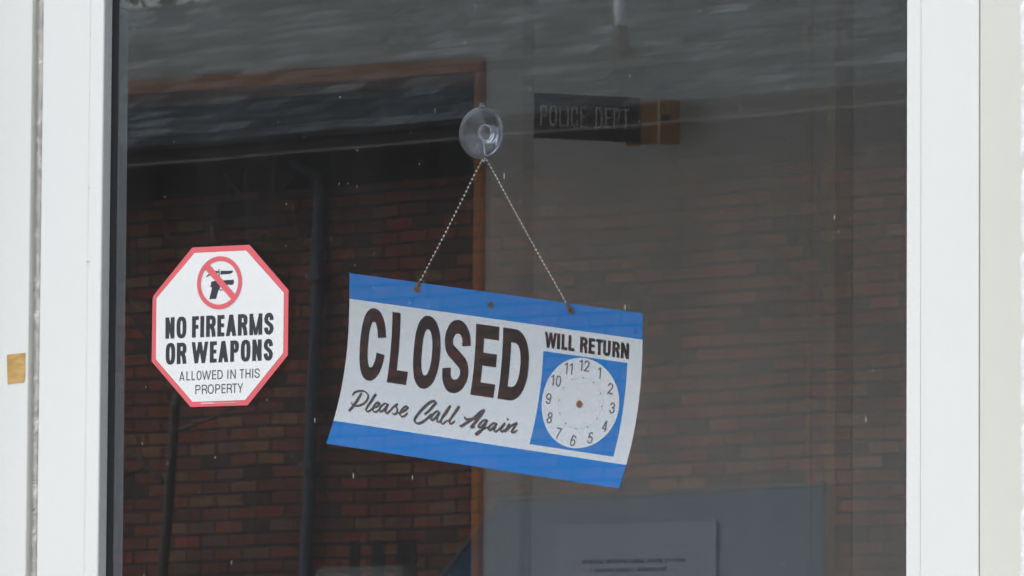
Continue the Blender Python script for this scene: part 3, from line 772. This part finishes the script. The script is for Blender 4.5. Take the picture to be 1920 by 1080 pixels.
line(tx, L3, -46.1, -38.2, .98, .9, sfn, .0003)
line(tx, L4, -58.4, -50.4, .98, .9, sfn, .0003)
tx.build('thin_lettering', M['sticker_text'], stk)
mi = MB(); random.seed(2)
x = -18.8
while x < 18.5:
    wd = random.uniform(.6, 1.2)
    big = x < -6.8
    mi.poly([sfn(a, b, .0004) for a, b in ((x, -67.4 if big else -67.1), (x + wd, -67.4 if big else -67.1), (x + wd, -66.0 if big else -66.5), (x, -66.0 if big else -66.5))])
    x += wd + (.22 if big else .5)
mi.build('micro_print', M['micro'], stk)

# ================================================================== CLOSED sign behind the glass
SW, SH = 297.0, 147.6            # mm
TL = Vector((-.1703, .0092, 1.5702))
SA = radians(8.835)
SU = Vector((cos(SA), 0, -sin(SA))); SV = Vector((-sin(SA), 0, -cos(SA)))
cl = thing('closed_sign', 'tilted blue and white plastic sign reading CLOSED with a return clock', 'sign', TL)
def bend(v):
    t = min(max(v / 148.0, 0), 1) ** 1.12
    return .0130 * 4 * t * (1 - t)
def cfn(u, v, lift=0):
    p = SU * (u / 1000) + SV * (v / 1000)
    return (p.x, bend(v) - lift, p.z)
cfy = lambda x, y, lift: cfn(x, -y, lift)          # lettering space: y up, so v = -y
def sheet(name, u0, u1, v0, v1, mat, lift, nu=24, nv=24, thick=.0006):
    b = MB(); P_ = []
    for s_ in (lift, lift - thick):
        for i in range(nv + 1):
            for k in range(nu + 1):
                P_.append(cfn(u0 + (u1 - u0) * k / nu, v0 + (v1 - v0) * i / nv, s_))
    F_ = []; o2 = (nu + 1) * (nv + 1)
    for i in range(nv):
        for k in range(nu):
            a = i * (nu + 1) + k
            F_.append((a, a + 1, a + nu + 2, a + nu + 1)); F_.append((o2 + a, o2 + a + nu + 1, o2 + a + nu + 2, o2 + a + 1))
    for i in range(nv):
        for k in (0, nu):
            a = i * (nu + 1) + k; F_.append((a, a + nu + 1, o2 + a + nu + 1, o2 + a))
    for k in range(nu):
        for i in (0, nv):
            a = i * (nu + 1) + k; F_.append((a, a + 1, o2 + a + 1, o2 + a))
    b.add(P_, F_)
    return b.build(name, mat, cl, smooth=False)
sheet('white_panel', 0, SW, 21.8, 127.4, M['sheet'], 0, 20, 40)
sheet('blue_band', 0, SW, 0, 21.8, M['blue'], 0, 20, 16)
sheet('blue_band', 0, SW, 127.4, SH, M['blue'], 0, 20, 16)
big = MB()
for ch, a, b in (('C', 13.0, 39.3), ('L', 44.9, 64.7), ('O', 68.5, 95.6), ('S', 99.3, 125.8), ('E', 130.7, 154.0), ('D', 158.2, 185.4)):
    o = .9 if ch in 'COS' else 0
    put(big, glyph(ch, a, b, -88.2 - o, -27.9 + o, 8.3, 11.4), cfy, .0003)
big.build('closed_lettering', M['black_print'], cl)
wr = MB()
for ch, a, b in (('W', 200.3, 212.0), ('I', 212.5, 215.5), ('L', 217.0, 222.9), ('L', 223.9, 230.0), ('R', 235.5, 242.9), ('E', 244.1, 250.2), ('T', 251.4, 257.9), ('U', 258.5, 265.9), ('R', 267.6, 274.9), ('N', 276.1, 284.1)):
    put(wr, glyph(ch, a, b, -39.5, -26.5, 2.7, 2.5), cfy, .0003)
wr.build('return_lettering', M['black_print'], cl)
SCRIPT = [[(21.41, 100.49), (18.87, 106.92), (15.48, 113.47), (12.77, 117.32)], [(12.79, 103.49), (14.27, 101.03), (18.49, 99.11), (24.14, 98.84), (28.07, 100.97), (28.91, 104.35), (26.58, 108.57), (22.15, 111.32), (17.7, 112.14), (14.26, 111.0), (13.44, 109.53)], [(30.87, 110.22), (33.09, 106.88), (34.53, 103.21), (36.13, 99.96), (34.92, 101.42), (32.34, 106.8), (30.01, 112.34), (30.04, 114.61), (31.92, 115.33), (34.3, 113.89), (36.42, 111.53)], [(36.47, 111.69), (39.92, 109.95), (41.85, 107.52), (40.6, 106.29), (38.23, 107.54), (36.53, 110.81), (36.79, 113.58), (39.23, 114.84), (41.86, 113.2), (43.97, 110.75)], [(50.41, 106.62), (47.25, 106.41), (44.31, 108.96), (43.12, 112.16), (44.65, 113.89), (47.29, 112.25), (49.42, 108.75), (50.36, 106.45), (49.58, 110.47), (49.76, 113.33), (51.52, 114.42), (53.91, 111.93), (56.92, 107.8), (60.08, 104.88)], [(59.92, 105.07), (59.22, 107.51), (60.89, 109.92), (60.97, 112.78), (58.94, 114.35), (56.43, 113.53)], [(61.02, 112.95), (65.28, 111.97), (69.22, 109.47), (70.98, 107.16), (69.67, 106.11), (67.12, 107.39), (64.93, 110.71), (64.76, 113.78), (67.26, 115.3), (70.02, 114.16), (71.91, 111.39)], [(89.05, 110.53), (91.96, 107.99), (95.73, 102.65), (97.67, 99.64), (96.23, 98.26), (92.85, 99.2), (87.83, 103.91), (83.29, 110.13), (80.75, 115.67), (82.12, 118.55), (86.28, 118.71), (90.57, 115.9), (94.09, 112.06), (95.92, 109.4)], [(103.45, 106.88), (100.76, 106.35), (97.9, 109.14), (96.35, 112.82), (97.69, 114.64), (99.98, 112.96), (102.52, 109.17), (103.51, 106.7), (102.55, 111.16), (102.95, 114.41), (104.75, 115.31), (106.71, 113.23)], [(106.71, 113.23), (110.17, 107.16), (112.82, 100.5), (111.73, 101.94), (108.73, 107.51), (107.02, 112.5), (107.58, 115.56), (110.05, 115.94), (112.88, 112.62)], [(113.78, 113.64), (118.31, 106.99), (121.74, 100.24), (120.47, 101.35), (117.47, 107.7), (115.71, 112.52), (116.21, 114.98), (118.22, 114.89), (120.71, 112.15)], [(147.47, 99.25), (143.56, 102.07), (138.8, 107.42), (132.1, 112.77), (128.35, 115.68), (126.19, 115.26)], [(147.47, 99.25), (145.1, 104.2), (141.59, 110.27), (138.66, 114.36), (138.6, 115.58), (141.5, 114.34)], [(129.17, 107.6), (131.18, 109.43), (135.62, 108.86), (144.32, 107.15)], [(152.13, 107.89), (149.56, 107.78), (146.68, 110.31), (145.03, 113.55), (146.39, 114.76), (148.96, 113.04), (151.14, 109.91), (152.26, 107.61), (150.66, 113.69), (148.01, 118.53), (145.2, 120.97), (144.62, 120.09), (147.64, 117.28), (154.77, 113.16)], [(162.15, 109.37), (159.54, 109.1), (156.68, 111.62), (155.42, 114.38), (156.83, 115.75), (158.96, 114.36), (161.13, 111.23), (162.2, 109.19), (161.37, 113.19), (161.54, 115.58), (163.49, 116.02), (166.25, 113.25)], [(166.29, 113.42), (170.39, 107.98), (168.02, 112.33), (167.82, 114.52), (169.54, 115.25), (171.98, 113.12)], [(172.53, 103.66), (171.84, 104.95)], [(175.03, 107.56), (173.39, 111.65), (172.42, 115.4)], [(172.71, 115.01), (176.85, 109.48), (180.32, 107.31), (181.95, 106.59), (179.85, 111.25), (178.9, 114.39), (181.68, 114.21), (183.8, 112.04)]]
sc_ = MB()
for k, s_ in enumerate(SCRIPT):
    pts = catmull(s_, 6)
    n0 = len(pts)
    # a brush: fat in the middle of a stroke, thin at its ends
    L_, R_ = [], []
    for i, p in enumerate(pts):
        a = pts[max(i - 1, 0)]; b = pts[min(i + 1, n0 - 1)]
        tx_, ty_ = b[0] - a[0], b[1] - a[1]; l = hypot(tx_, ty_) or 1
        nx, ny = -ty_ / l, tx_ / l
        t = i / (n0 - 1)
        wd = .45 + .70 * abs(nx * .86 + ny * .5)
        wd *= .75 + .25 * min(1, 5 * t, 5 * (1 - t))
        if k in (0, 7, 11, 12, 13): wd *= 1.25
        L_.append((p[0] + nx * wd, p[1] + ny * wd)); R_.append((p[0] - nx * wd, p[1] - ny * wd))
    for i in range(n0 - 1):
        sc_.poly([cfn(x, y, .0003 + k * 6e-6) for x, y in (L_[i], L_[i + 1], R_[i + 1], R_[i])])
sc_.build('script_lettering', M['grey_print'], cl)
sheet('clock_square', 199.2, 282.7, 42.9, 122.1, M['blue'], .00025, 16, 24, .0002)
def disc(cu, cv, r, lift, mb, n=64, rings=1):
    for q in range(rings):
        ra, rb_ = r * q / rings, r * (q + 1) / rings
        for k in range(n):
            a, b = 2 * pi * k / n, 2 * pi * (k + 1) / n
            pts = [(cu + ra * cos(a), cv + ra * sin(a)), (cu + rb_ * cos(a), cv + rb_ * sin(a)), (cu + rb_ * cos(b), cv + rb_ * sin(b)), (cu + ra * cos(b), cv + ra * sin(b))]
            if q == 0: pts = pts[1:] if False else [pts[0], pts[1], pts[2]]
            mb.poly([cfn(x, y, lift) for x, y in pts])
CU, CV = 240.8, 82.0
d_ = MB(); disc(CU, CV, 38.2, .0005, d_, 72, 10); dial = d_.build('clock_dial', M['sheet'], cl)
nb = MB()
for k in range(1, 13):
    a = radians(30 * k); rr = 31.8
    cx, cy = CU + rr * sin(a), CV - rr * cos(a)
    tx_ = str(k); wd = 5.0; tot = wd * len(tx_) + .4 * (len(tx_) - 1)
    if tx_ == '11': wd, tot = 4.6, 9.2
    if k in (10, 11, 12): cx += (.6, .9, 0)[k - 10]
    for i, ch in enumerate(tx_):
        xa = cx - tot / 2 + i * (wd + .4)
        put(nb, glyph(ch, xa, xa + wd, -cy - 4.6, -cy + 4.6, .98, .95), cfy, .0008)
nb.build('clock_numeral', M['sticker_text'], cl)
dt = MB()
for k in range(60):
    a = 2 * pi * k / 60
    disc(CU + 21.5 * cos(a), CV + 21.5 * sin(a), .55 if k % 5 == 0 else .22, .0008, dt, 8)
dt.build('dial_dot', M['grey_print'], cl)
br = MB(); disc(CU - .6, CV + .8, 3.0, .0012, br, 20); br.build('dial_rivet', M['rust'], cl)
def eyelet(u, v, r=2.5):
    e = MB()
    e.tube([cfn(u + r * cos(2 * pi * k / 18), v + r * sin(2 * pi * k / 18), .0007) for k in range(19)], .0007, 6, False)
    eo = e.build('eyelet', M['rust' if r > 2.3 else 'hole'], cl, smooth=True)
    h = MB(); disc(u, v, r, .0004, h, 18); h.build('eyelet_hole', M['rust' if r > 2.3 else 'hole'], eo)
eyelet(70.3, 5.4); eyelet(145.3, 10.2, 2.1); eyelet(225.9, 5.6)

# chain of small metal balls
ch_ = MB()
def sgn(u, v): return TL + Vector(cfn(u, v, .0012))
apex = Vector((-.0367, .0135, 1.6612))
for side, (u, v) in ((-1, (70.6, 4.4)), (1, (225.2, 4.4))):
    end = sgn(u, v)
    knee = apex + Vector((side * .0055, 0, -.0045))
    path = catmull([tuple(apex), tuple(apex + Vector((side * .0028, 0, -.0008))), tuple(knee), tuple(knee.lerp(end, .5) + Vector((0, 0, -.0012))), tuple(end)], 40)
    acc = 0; last = Vector(path[0]); step = .0039
    if side < 0: ch_.ball(last, .00108, 8, 5)
    for p in path[1:]:
        p = Vector(p); seg = (p - last).length
        while acc + seg >= step:
            last = last.lerp(p, (step - acc) / seg); seg = (p - last).length; acc = 0
            ch_.ball(last, .00108, 8, 5)
        acc += seg; last = p
    ch_.tube([path[i] for i in range(0, len(path), 6)] + [path[-1]], .00014, 5)
chain = tag(ch_.build('ball_chain', M['chain'], smooth=True), 'thin silver ball chain running from suction cup hook to sign eyelets', 'chain')
for u, v in ((71.0, 3.6), (224.6, 3.6)):
    q = MB(); a_ = sgn(u, v)
    q.tube([a_ + Vector((.0022 * (1 if u < 100 else -1), -.0004, .0035)), a_, sgn(u - (1.0 if u < 100 else -1.0), v + 2.0)], .0014, 8)
    q.build('chain_clasp', M['rust'], chain, smooth=True)

# suction cup with wire hook
cupc = Vector((-.0364, .0066, 1.6843))
cu = thing('suction_cup', 'clear round suction cup with wire hook stuck inside the glass', 'suction cup', cupc)
fm_ = Matrix.Rotation(-pi / 2, 4, 'X')
s_ = MB(); s_.lathe([(.0001, .0030), (.0080, .0027), (.0160, .0012), (.0219, 0), (.0222, .0004), (.0216, .0009), (.0195, .0016), (.0150, .0034), (.0105, .0058), (.0068, .0080), (.0056, .0090), (.0054, .0120), (.0060, .0135), (.0050, .0148), (.0001, .0150)], 56, fm_)
s_.build('cup_disc', M['cup'], cu, smooth=True)
s_ = MB(); s_.lathe([(.0042, .0092), (.0060, .0094), (.0064, .0100), (.0060, .0106), (.0042, .0108), (.0042, .0092)], 40, fm_); s_.build('cup_collar', clear_film('milky_hub', .22, (.45, .50, .55), .25, .6), cu, smooth=True)
s_ = MB(); s_.tube([Vector((.0008, .0006, .0222)), Vector((.0008, .0006, .0252))], .0022, 10); s_.build('pull_tab', M['cup'], cu, smooth=True)
s_ = MB()
ra = .0062
pth = [(ra * sin(radians(a)), .0058, .0008 + ra * cos(radians(a))) for a in range(100, -150, -14)]
pth = [Vector((p[0] + .0012, p[1], p[2])) for p in pth]
pth += [Vector((-.0010, .0068, -.0062)), Vector((-.0004, .0070, -.0085)), Vector((-.0002, .0070, -.0150)), Vector((-.0003, .0072, -.0225)), Vector((-.0003, .0060, -.0243)), Vector((-.0003, .0046, -.0240)), Vector((-.0003, .0042, -.0222))]
s_.tube(pth, .00072, 8); s_.build('wire_hook', M['steel'], cu, smooth=True)

# ================================================================== inside the room
dsg = thing('police_sign', 'small dark projecting wall sign with dull letters POLICE DEPT.', 'sign', (-1.115, 2.15, 1.9267), radians(53))
LB = .178; XJ = -.0445
s_ = MB(); s_.box(-LB, XJ, 0, .008, 0, .0535); s_.build('sign_board', M['plaque'], dsg, bevel=.0008)
s_ = MB()
pf = lambda x, y, lift: (x / 1000, -.0006 - lift, y / 1000)
line(s_, spaced('POLICE', -173.5, -114, .16), 14.5, 39.5, 2.3, 2.1, pf, 0)
line(s_, spaced('DEPT.', -103, -55, .18), 14.5, 39.5, 2.3, 2.1, pf, 0)
s_.build('sign_lettering', M['engraved'], dsg)
s_ = MB(); s_.box(XJ, -.0235, -.001, .012, -.001, .0535); s_.box(-.0205, 0.006, -.0005, .012, .0, .0535); s_.box(-.060, XJ, .0005, .010, -.004, -.0005)
s_.build('wooden_bracket', M['brown_wood'], dsg)
s_ = MB(); s_.box(-.0235, -.0205, -.0022, .012, -.001, .0535); s_.build('painted_edge_highlight', M['edge_glint'], dsg)  # bright strip: a highlight on the sign's edge, put into the colour
s_ = MB(); s_.box(-.0185, -.006, -.0016, -.0006, .027, .034); s_.build('blue_chip', M['navy_chip'], dsg)
s_ = MB(); s_.box(-.012, .004, .012, .060, .012, .042); s_.build('wall_mount', M['brown_wood'], dsg)

ntc = thing('paper_notice', 'white paper notice in a clear sleeve on the wall at lower right', 'notice', (-1.1950, YB - .0065, 1.33))
s_ = MB(); s_.box(-.1143, .1137, -.0012, 0, -.16, .1475); s_.build('paper_sheet', M['paper'], ntc)
s_ = MB(); s_.poly([(-.118, -.0045, -.165), (.118, -.0045, -.165), (.118, -.0045, .151), (-.118, -.0045, .151)]); s_.build('plastic_sleeve', M['sleeve'], ntc)
for pts in ([(.040, .146), (.046, .146), (.064, .105), (.073, .06), (.067, .05), (.056, .09)], [(-.017, .112), (-.012, .110), (-.010, .094), (-.013, .096)], [(.088, .135), (.091, .13), (.089, .1), (.086, .1)]):
    k = len(pts); s_ = MB()
    s_.add([(x, -.0062 - .004 * (i % 2), z) for i, (x, z) in enumerate(pts)], [tuple(range(k))])
    s_.build('sleeve_shine_streak', M['shine_streak'], ntc)  # pale streaks paint the shine along the sleeve's creases
s_ = MB()
nf = lambda x, y, lift: (x / 1000, -.0018 - lift, y / 1000)
line(s_, spaced('SUNRISE INTERNATIONAL FAITH CHURCH', -72.4, 71.7, .2), 98.8, 103.8, 1.3, 1.0, nf, 0)
line(s_, spaced('4 CARSON STREET, SUMMERTON, SC', -61, 58.4, .2), 88.6, 93.0, 1.1, .9, nf, 0)
s_.build('notice_lettering', M['notice_ink'], ntc)

s_ = MB(); s_.box(-1.83, -1.69, 2.45, 2.75, .9, 1.447)
tag(s_.build('cardboard_carton', M['box_white'], bevel=.01), 'pale carton top just showing inside the dark doorway', 'box')
s_ = MB(); s_.box(-2.1, -1.5, 2.4, 2.85, .84, .90)
for x in (-2.07, -1.53):
    for y in (2.43, 2.82): s_.box(x - .02, x + .02, y - .02, y + .02, .006, .84)
tag(s_.build('side_table', M['brown_wood']), 'wooden table in the dark back room under the carton', 'table')

# ================================================================== the brick building across the lot (seen in the glass)
FA = Vector((-19.661, -27.314, ZG)); FR = math.atan2(.145, .989)
hs_ = thing('brick_building', 'low red brick building with grey shingle roof mirrored in the glass', 'building', FA, FR)
Zl = lambda z: z - ZG
s_ = MB(); s_.box(-9, 12, -5.0, -.3, 0, Zl(5.16)); s_.build('brick_wall', M['red_brick'], hs_)
s_ = MB(); ridge = 2.4
zE, zR = Zl(5.16), Zl(5.16) + .5 * ridge
# two roof planes with thickness, eave at y = 0
s_.add([(-9.4, 0, zE), (12.4, 0, zE), (12.4, -ridge, zR), (-9.4, -ridge, zR), (-9.4, 0, zE - .03), (12.4, 0, zE - .03), (12.4, -ridge, zR - .03), (-9.4, -ridge, zR - .03)],
       [(0, 1, 2, 3), (4, 7, 6, 5), (0, 4, 5, 1), (1, 5, 6, 2), (3, 7, 4, 0)])
s_.add([(-9.4, -2 * ridge - .5, zE - .25), (12.4, -2 * ridge - .5, zE - .25), (12.4, -ridge, zR - .001), (-9.4, -ridge, zR - .001)], [(0, 1, 2, 3)])
s_.build('shingle_roof', M['shingle'], hs_)
s_ = MB(); s_.box(-9.4, 12.4, -.16, -.015, zE - .125, zE - .035); s_.box(-9.4, 12.4, -.3, -.16, zE - .125, zE - .10); s_.box(-9, 12, -.302, -.285, zE - .27, zE - .126)  # fascia and soffit; the strip on the brick paints the eave's shade
s_.build('fascia_and_shade_strip', M['trim_and_shade'], hs_)
s_ = MB(); s_.box(-9.4, 12.4, -.022, -.004, zE - .112, zE - .099); s_.build('drip_edge', M['drip'], hs_)
def downspout(u, lean):
    s_ = MB()
    s_.tube([(u - .08, -.10, zE - .12), (u - .075, -.13, zE - .16), (u + .0, -.22, zE - .22), (u, -.24, zE - .32), (u - lean * 2.3, -.24, Zl(2.6)), (u - lean * 4.6, -.24, .1)], .038, 10)
    for z in (4.35, 3.3, 2.2):
        uu = u - lean * (4.84 - z); s_.box(uu - .052, uu + .052, -.296, -.19, Zl(z), Zl(z) + .03)
    s_.build('downspout', M['spout'], hs_, smooth=False)
downspout(1.262, .037); downspout(9.5, 0)
s_ = MB(); s_.tube([(2.97, -.80, zE + .3), (2.97, -.80, zE + .95)], .034, 14); vp = s_.build('vent_pipe', M['pvc'], hs_, smooth=True)
s_ = MB(); s_.tube([(2.97, -.80, zE + .33), (2.97, -.80, zE + .40), (2.97, -.80, zE + .56)], [.075, .06, .042], 14); s_.build('pipe_boot', M['boot'], vp)
for a, b in ((1.45, 1.525), (1.617, 1.71), (1.807, 1.938)):
    s_ = MB(); s_.box(a, b, -.31, -.296, Zl(2.2), Zl(2.89)); s_.build('vent_slot', M['vent'], hs_)

# bare sapling against that wall
def branch(mb, p, d, ln, r, depth, rnd):
    pts = [p]; q = Vector(p); dd = Vector(d).normalized()
    for i in range(5):
        dd = (dd + Vector((rnd.uniform(-.16, .16), rnd.uniform(-.1, .1), rnd.uniform(-.06, .12)))).normalized()
        q = q + dd * ln / 5; pts.append(q.copy())
    mb.tube(pts, [r * (1 - .12 * i) for i in range(6)], 6)
    if depth:
        for k in range(3):
            i = rnd.randint(2, 5)
            a = rnd.uniform(.4, 1.0) * rnd.choice((-1, 1))
            nd = Vector((dd.x * cos(a) - dd.z * sin(a), dd.y + rnd.uniform(-.2, .2), dd.x * sin(a) + dd.z * cos(a)))
            branch(mb, pts[i], nd, ln * .62, r * .5, depth - 1, rnd)
def fl_(u, y, z): return FA + Matrix.Rotation(FR, 3, 'Z') @ Vector((u, y, Zl(z)))
sap = thing('bare_sapling', 'leafless young tree by the red brick wall, mirrored beside the octagonal sticker', 'tree', fl_(.5, .35, ZG), FR)
s_ = MB(); b0 = Vector((0, 0, 0))
s_.tube([b0, Vector((.07, 0, Zl(1.4))), Vector((.12, 0, Zl(2.6))), Vector((.22, 0, Zl(3.63))), Vector((.40, 0, Zl(4.05)))], [.05, .042, .034, .027, .018], 8)
s_.build('trunk', M['bark'], sap, smooth=True)
s_ = MB(); rnd = random.Random(21)
for (x, z, dx, dz, ln) in ((.40, 4.05, .25, 1, .6), (.40, 4.05, 1, .75, .75), (.30, 3.85, 1, .35, .8), (.22, 3.63, -.7, .9, .7), (.15, 3.2, -1, .55, .5), (.22, 3.5, .9, .2, .6)):
    branch(s_, Vector((x, 0, Zl(z))), (dx, rnd.uniform(-.15, .15), dz), ln, .014, 2, rnd)
s_.build('branch', M['bark'], sap, smooth=True)

# navy plywood stair enclosure standing against that wall, its left end cut on a slope
hq = thing('stair_enclosure', 'navy plywood enclosure with a sloping end against the red brick wall', 'enclosure', FA, FR)
HP = [(4.83, 0), (4.83, Zl(3.083)), (2.59, Zl(3.068)), (1.55, Zl(2.02)), (1.55, 0)]
s_ = MB(); k = len(HP)
s_.add([(x, -.285, z) for x, z in HP] + [(x, -.245, z) for x, z in HP], [tuple(range(k)), tuple(range(2 * k - 1, k - 1, -1))] + [(i, (i + 1) % k, k + (i + 1) % k, k + i) for i in range(k)])
s_.build('plywood_panel', M['hoarding'], hq, bevel=.006)
s_ = MB(); s_.add([(1.53, -.245, Zl(2.02)), (2.58, -.245, Zl(3.075)), (2.58, -.29, Zl(3.075)), (1.53, -.29, Zl(2.02)), (1.53, -.245, Zl(2.05)), (2.58, -.245, Zl(3.105)), (2.58, -.29, Zl(3.105)), (1.53, -.29, Zl(2.05))],
    [(0, 1, 2, 3), (4, 7, 6, 5), (0, 4, 5, 1), (1, 5, 6, 2), (2, 6, 7, 3), (3, 7, 4, 0)])
s_.add([(2.58, -.24, Zl(3.078)), (4.84, -.24, Zl(3.093)), (4.84, -.29, Zl(3.093)), (2.58, -.29, Zl(3.078)), (2.58, -.24, Zl(3.092)), (4.84, -.24, Zl(3.107)), (4.84, -.29, Zl(3.107)), (2.58, -.29, Zl(3.092))],
    [(0, 1, 2, 3), (4, 7, 6, 5), (0, 4, 5, 1), (1, 5, 6, 2), (2, 6, 7, 3), (3, 7, 4, 0)])
s_.build('capping_strip', M['hoarding_cap'], hq)

# trees beyond that roof
def tree(u, y, h, rad, seed, label):
    rnd = random.Random(seed)
    T = thing('leafy_tree', label, 'tree', fl_(u, y, ZG), 0, 'trees beyond the brick building')
    s_ = MB(); s_.tube([(0, 0, 0), (.1, 0, h * .3), (.05, .1, h * .6), (0, 0, h * .85)], [.32, .24, .15, .05], 10)
    for k in range(7):
        a = rnd.uniform(0, 6.28); z = h * rnd.uniform(.35, .65); l = rad * rnd.uniform(.5, .8)
        s_.tube([(.05, .05, z), (l * .5 * cos(a), l * .5 * sin(a), z + l * .35), (l * cos(a), l * sin(a), z + l * .6)], [.12, .07, .02], 6)
    s_.build('trunk', M['bark'], T, smooth=True)
    c_ = MB()
    cl_ = []
    for k in range(60):
        v = Vector((rnd.gauss(0, 1), rnd.gauss(0, 1), rnd.gauss(0, 1))).normalized() * rnd.uniform(.45, 1)
        cl_.append((Vector((v.x * rad, v.y * rad, h * .66 + v.z * h * .32)), rnd.uniform(.5, 1.0)))
    for p, r in cl_:
        for k in range(110):
            q = p + Vector((rnd.gauss(0, .5), rnd.gauss(0, .5), rnd.gauss(0, .4))) * r
            a = Vector((rnd.uniform(-1, 1), rnd.uniform(-1, 1), rnd.uniform(-1, 1))).normalized() * rnd.uniform(.07, .13)
            b = a.orthogonal().normalized() * a.length * .55
            c_.poly([q - a, q + b, q + a, q - b])
    c_.build('crown', M['leaf'], T, fix=False)
tree(-14.2, -15, 10.5, 3.4, 5, 'broad green tree beyond the shingle roof, mirrored at upper left')
tree(-19.5, -13, 8.6, 2.8, 8, 'smaller green tree farther left beyond the shingle roof')
